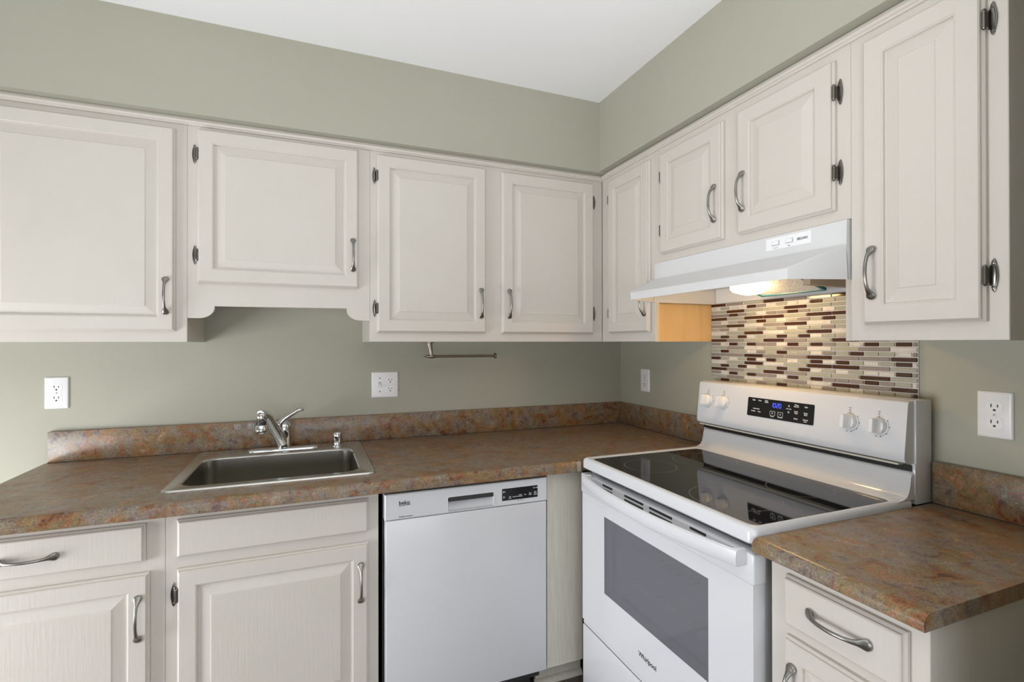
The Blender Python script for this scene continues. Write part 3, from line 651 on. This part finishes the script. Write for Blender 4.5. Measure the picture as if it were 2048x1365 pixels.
# ------------------------------------------------------------------ range hood
t = thing('range_hood', (0, -1.08, 1.489), 'white under-cabinet range hood with its lamp lit, above the range', 'range hood')
HY0, HY1 = -1.4525, -.6960; zt, zm, zl, zb = 1.6385, 1.5775, 1.5160, 1.4890
fx, lx = -.3185, -.470; ly0, ly1 = -1.405, -.760
bm = B()
def hv(*p): return bm.verts.new(p)
# outer shell: upright face, sloping face, lip; mitred ends run back to the wall
A = [(fx, HY1, zt), (fx, HY0, zt)]; Bm = [(fx, HY1, zm), (fx, HY0, zm)]; C_ = [(lx, ly1, zl), (lx, ly0, zl)]; D_ = [(lx-.002, ly1, zb), (lx-.002, ly0, zb)]
nn_ = 24
secs = []
for k in range(nn_+1):
    s = k/nn_; f = lambda a, b: a+(b-a)*s
    secs.append([Vector((fx, f(HY1, HY0), zt)), Vector((fx, f(HY1, HY0), zm)), Vector((lx, f(ly1, ly0), zl)), Vector((lx, f(ly1, ly0), zb))])
ringskin(bm, secs, closed=False, cap0=False, cap1=False)
for (hy, ly, sgn) in ((HY0, ly0, -1), (HY1, ly1, 1)):
    bm.faces.new([bm.verts.new(v) for v in ((fx, hy, zt), (-.004, hy, zt), (-.004, hy, zb), (fx, hy, zb), (fx, hy, zm))])
    bm.faces.new([bm.verts.new(v) for v in ((fx, hy, zm), (lx, ly, zl), (lx, ly, zb), (fx, hy, zb))])
bm.faces.new([bm.verts.new(v) for v in ((fx, HY0, zt), (-.004, HY0, zt), (-.004, HY1, zt), (fx, HY1, zt))])
bmesh.ops.remove_doubles(bm, verts=bm.verts[:], dist=.0002)
bmesh.ops.bevel(bm, geom=[e for e in bm.edges if len(e.link_faces) == 2 and e.calc_face_angle(0) > .35 and all(v.co.x < fx+.001 for v in e.verts)], offset=.0035, segments=3, affect='EDGES', profile=.5)
sh = link('shell', bm, 'hood', t, 30)
bm = B()                                                     # inside pan
vs = [(-.400, -.738, 1.532), (fx, HY1-.012, 1.535), (-.02, HY1-.012, 1.547), (-.02, HY0+.012, 1.547), (fx, HY0+.012, 1.535), (-.400, -1.418, 1.532)]
extr(bm, vs, (0, 0, .004)); link('inside_pan', bm, 'hood', t)
link('back_strip', box(B(), -.012, -.006, HY0+.003, HY1-.003, 1.492, 1.56), 'hood', t)
# lamp lens
bm = B()
def LL(i, z): return [Vector((a, b, z-(a+.31)*.10)) for a, b in rrect(-.235+i, -.150-i, -1.072+i, -.985-i, .016, 5)]
ringskin(bm, [LL(0, 1.530), LL(0, 1.522), LL(.006, 1.512), LL(.018, 1.508)]); o = link('lamp_lens', bm, 'lens', t, 50); o['label'] = 'glowing warm lamp lens'
# filter, tipped down at the back
def PF(x, y, h): return Vector((x, y, 1.4925+(-.078-x)*.30+h))
bm = B()
for (xa, xb, ya, yb) in ((-.30, -.078, -.991, -.984), (-.30, -.078, -1.223, -1.216), (-.085, -.078, -1.216, -.991), (-.30, -.293, -1.216, -.991)):
    ringskin(bm, [[PF(xa, ya, h), PF(xb, ya, h), PF(xb, yb, h), PF(xa, yb, h)] for h in (0, .009)])
fl = link('filter_frame', bm, 'teal', t)
bm = B(); ringskin(bm, [[PF(-.293, -1.216, h), PF(-.085, -1.216, h), PF(-.085, -.991, h), PF(-.293, -.991, h)] for h in (.003, .007)]); link('grease_filter', bm, 'alu', t)
bm = box(B(), -.20, -.012, -1.262, -1.240, 1.502, 1.54); o = link('filter_bracket', bm, 'raw', t)
PH = PR(fx)
bm = B(); ringskin(bm, [[PH(u, h, z) for u, z in rrect(-1.356, -1.214, 1.599, 1.632, .001, 2)] for h in (-.001, .0008)]); sp = link('switch_plate', bm, 'plastic', t)
for (u0, u1) in ((-1.2585, -1.2345), (-1.302, -1.279)):
    bm = B(); ringskin(bm, [[PH(u, h, z) for u, z in rrect(u0, u1, 1.6105, 1.6225, .001, 2)] for h in (.0006, .0012)]); sk = link('switch_slot', bm, 'inkgrey', sp)
    bm = B(); box(bm, fx-.006, fx-.0008, u0+.0008, u1-.0035, 1.6112, 1.6220, .0012, 2); link('switch', bm, 'plastic', sp)
textobj([('BROAN', -1.330, 1.6125, .0092, .0004, .0012, -1)], PH, 'inkgrey', 'logo_lettering', sp)
textobj([('hi  off  lo', -1.247, 1.6020, .0042, 0, .0012, -1), ('light', -1.290, 1.6020, .0042, 0, .0012, -1)], PH, 'inkgrey', 'switch_lettering', sp)

# ------------------------------------------------------------------ mosaic splash behind the range
t = thing('tile_backsplash', (0, -1.05, 1.17), 'mosaic tile panel of brown, grey and marble strips behind the range', 'tile panel')
YL, YR = -.6685, -1.4325
link('grout_bed', box(B(), -.0040, -.0003, YR, YL, 1.075, 1.4915), 'grout', t)
ROWS = ['BPGBPGBBG', 'WGWWBPWGWWBGGGWGBP', 'GBGGBGGPW', 'PPBPGWPPBPGWGBGWPG', 'BGBBGBBGP', 'GWGPGBGWGPGBGWGPBG', 'PBWPBWGPG', 'GPWGGPGPWGGPGWBGPW', 'WGBWGBWGP', 'GBGBWGGBGBWGGBWGPB', 'BPGBPGBPG', 'PWBGBPPWBGBPGWBGBP', 'GPWGPWGPW', 'GBGGWPGBGGWPGBGGWP', 'PPBPPBPPB', 'BGWGBWBGWGBWBGWGBW', 'WGBWGBBPG', 'GBGBWGGBGBWGWGWWBP', 'BPGBPGGBG', 'PWBGBPPWBGBPPPBPGW', 'GPWGPWBPB', 'GBGGWPGBGGWPGWGGGB', 'BPGBPGBPG', 'PWBGBPPWBGBPGWBGBP', 'GPWGPWGPW', 'GBGGWPGBGGWPGBGGWP', 'PPBPPBPPB', 'BGWGBWBGWGBWBGWGBW']
mats = ['tB', 'tG', 'tP', 'tW']; ix = {'B': 0, 'G': 1, 'P': 2, 'W': 3}
bm = B(); ztop = 1.4910; pit = .01433; g = .0020
lb = [-.676+.0075]+[-.7515-.0873*k for k in range(8)]+[YR]
lb[0] = YL
sb = [YL]+[-.7195-.04375*k for k in range(17)]+[YR]
for r, row in enumerate(ROWS):
    z1 = ztop-r*pit; z0 = z1-pit; bb = lb if r % 2 == 0 else sb
    for k, ch in enumerate(row):
        if k+1 >= len(bb): break
        y1, y0 = bb[k], bb[k+1]
        a, b = y0+g*.75, y1-g*.75
        if b-a < .004: continue
        tt = B(); ringskin(tt, [[Vector((x, u, z)) for u, z in rrect(a+i, b-i, z0+g*.75+i, z1-g*.75-i, .0012, 2)] for x, i in ((-.0035, 0), (-.0068, 0), (-.0078, .0009))]); merge(bm, tt, ix[ch])
o = link('mosaic_tiles', bm, mats, t)

# ------------------------------------------------------------------ outlets and switch
def receptacles(P, u, z, s, parent):
    """the two receptacles round (u,z), each with its slots"""
    lift = P(0, .0003, 0)-P(0, 0, 0)
    for dz in (.0195, -.0195):
        pts = []
        for k in range(28):
            a = 2*PI*k/28; pts.append((u+max(-.0165, min(.0165, .0175*math.cos(a)*1.05)), z+dz+max(-.0135, min(.0135, .0172*math.sin(a)))))
        bm = B(); ringskin(bm, [[P(x, h, y) for x, y in pts] for h in (.0035, .0062)])
        rc = link('receptacle', bm, 'plastic', parent, 40)
        for du, hh in ((-.0063*s, .0042), (.0063*s, .0034)):
            link('slot', extr(B(), [P(u+du+a, .0063, z+dz+.003+b) for a, b in ((-.0011, -hh), (.0011, -hh), (.0011, hh), (-.0011, hh))], lift), 'black', rc)
        link('ground_hole', extr(B(), [P(u+.0026*math.cos(a), .0063, z+dz-.0075+.0026*math.sin(a)) for a in [PI*k/8 for k in range(9)]]+[P(u-.0026, .0063, z+dz-.0100), P(u+.0026, .0063, z+dz-.0100)], lift), 'black', rc)
def plate(P, u0, u1, z0, z1):
    bm = B(); ringskin(bm, [[P(u, h, z) for u, z in rrect(u0+i, u1-i, z0+i, z1-i, .0035, 4)] for h, i in ((0, 0), (.0018, 0), (.0045, .0016), (.0056, .0045))]); return bm
def outlet(P, u, z, label, s=1):
    t = thing('power_outlet', tuple(P(u, 0, z-.057)), label, 'outlet', 'duplex outlets on the walls')
    link('cover_plate', plate(P, u-.035, u+.035, z-.057, z+.057), 'plastic', t, 40)
    receptacles(P, u, z, s, t)
    link('screw', lathe(B(), P(u, .0055, z), P(0, 1, 0)-P(0, 0, 0), [(0, .0026), (.0009, .0024), (.0012, .001)], 10), 'nickel', t)
    return t
PW, PX = PB(-.0003), PR(-.0003)
outlet(PW, -2.410, 1.1525, 'white duplex outlet on the back wall left of the sink')
outlet(PX, -.2165, 1.143, 'white duplex outlet on the right wall in the corner, left of the range', -1)
outlet(PX, -1.598, 1.155, 'white duplex outlet on the right wall, right of the range', -1)
t = thing('switch_plate', (-1.249, 0, 1.088), 'white double wall plate with a toggle switch and an outlet', 'switch')
u0, z0 = -1.307, 1.0877
link('cover_plate', plate(PW, u0, u0+.116, z0, z0+.1145), 'plastic', t, 40)
receptacles(PW, u0+.081, z0+.0572, 1, t)
for zz in (z0+.0572+.030, z0+.0572-.030): link('screw', lathe(B(), PW(u0+.035, .0055, zz), (0, -1, 0), [(0, .0028), (.0008, .0025)], 10), 'dark', t)
bm = B(); ringskin(bm, [[PW(u, h, z) for u, z in rrect(u0+.029, u0+.041, z0+.045, z0+.0695, .001, 2)] for h in (.005, .0060)]); link('toggle_surround', bm, 'inkgrey', t)
bm = B(); ringskin(bm, [[PW(u0+.035+a, .0055, z0+.0572+b) for a, b in ((-.005, -.010), (.005, -.010), (.005, .010), (-.005, .010))], [PW(u0+.035+a, .016, z0+.0572-.008+b) for a, b in ((-.004, -.005), (.004, -.005), (.004, .005), (-.004, .005))]]); link('toggle', bm, 'plastic', t)

# ------------------------------------------------------------------ paper towel bar under the cabinet
t = thing('towel_holder', (-1.09, -.16, ZB), 'bronze paper towel bar hanging under the wall cabinet', 'towel holder')
bm = B(); zbq = 1.2735
lathe(bm, (-1.080, -.160, ZB-.0002), (0, 0, -1), [(0, .0175), (.004, .0175), (.006, .014)], 22); 
tube(bm, [(-1.081, -.16, ZB-.004), (-1.080, -.16, ZB-.018), (-1.077, -.16, ZB-.034), (-1.0745, -.16, ZB-.050), (-1.0735, -.16, zbq)], [(.0120, .009), (.0105, .008), (.0082, .007), (.0075, .007), (.0085, .008)], 14, up=(1, 0, 0)); link('bracket', bm, 'bronze', t, 50)
bm = B(); lathe(bm, (-1.108, -.16, zbq), (1, 0, 0), [(0, .0008), (.010, .004), (.022, .0072), (.038, .0086), (.046, .0084), (.048, .0062), (.052, .0056), (.322, .0056), (.322, .0058)], 18); link('bar', bm, 'bronze', t, 50)
bm = B(); lathe(bm, (-.786, -.16, zbq), (1, 0, 0), [(0, .0058), (.002, .0125), (.006, .0130), (.009, .011), (.010, .004)], 20); link('end_cap', bm, 'bronze', t, 40)
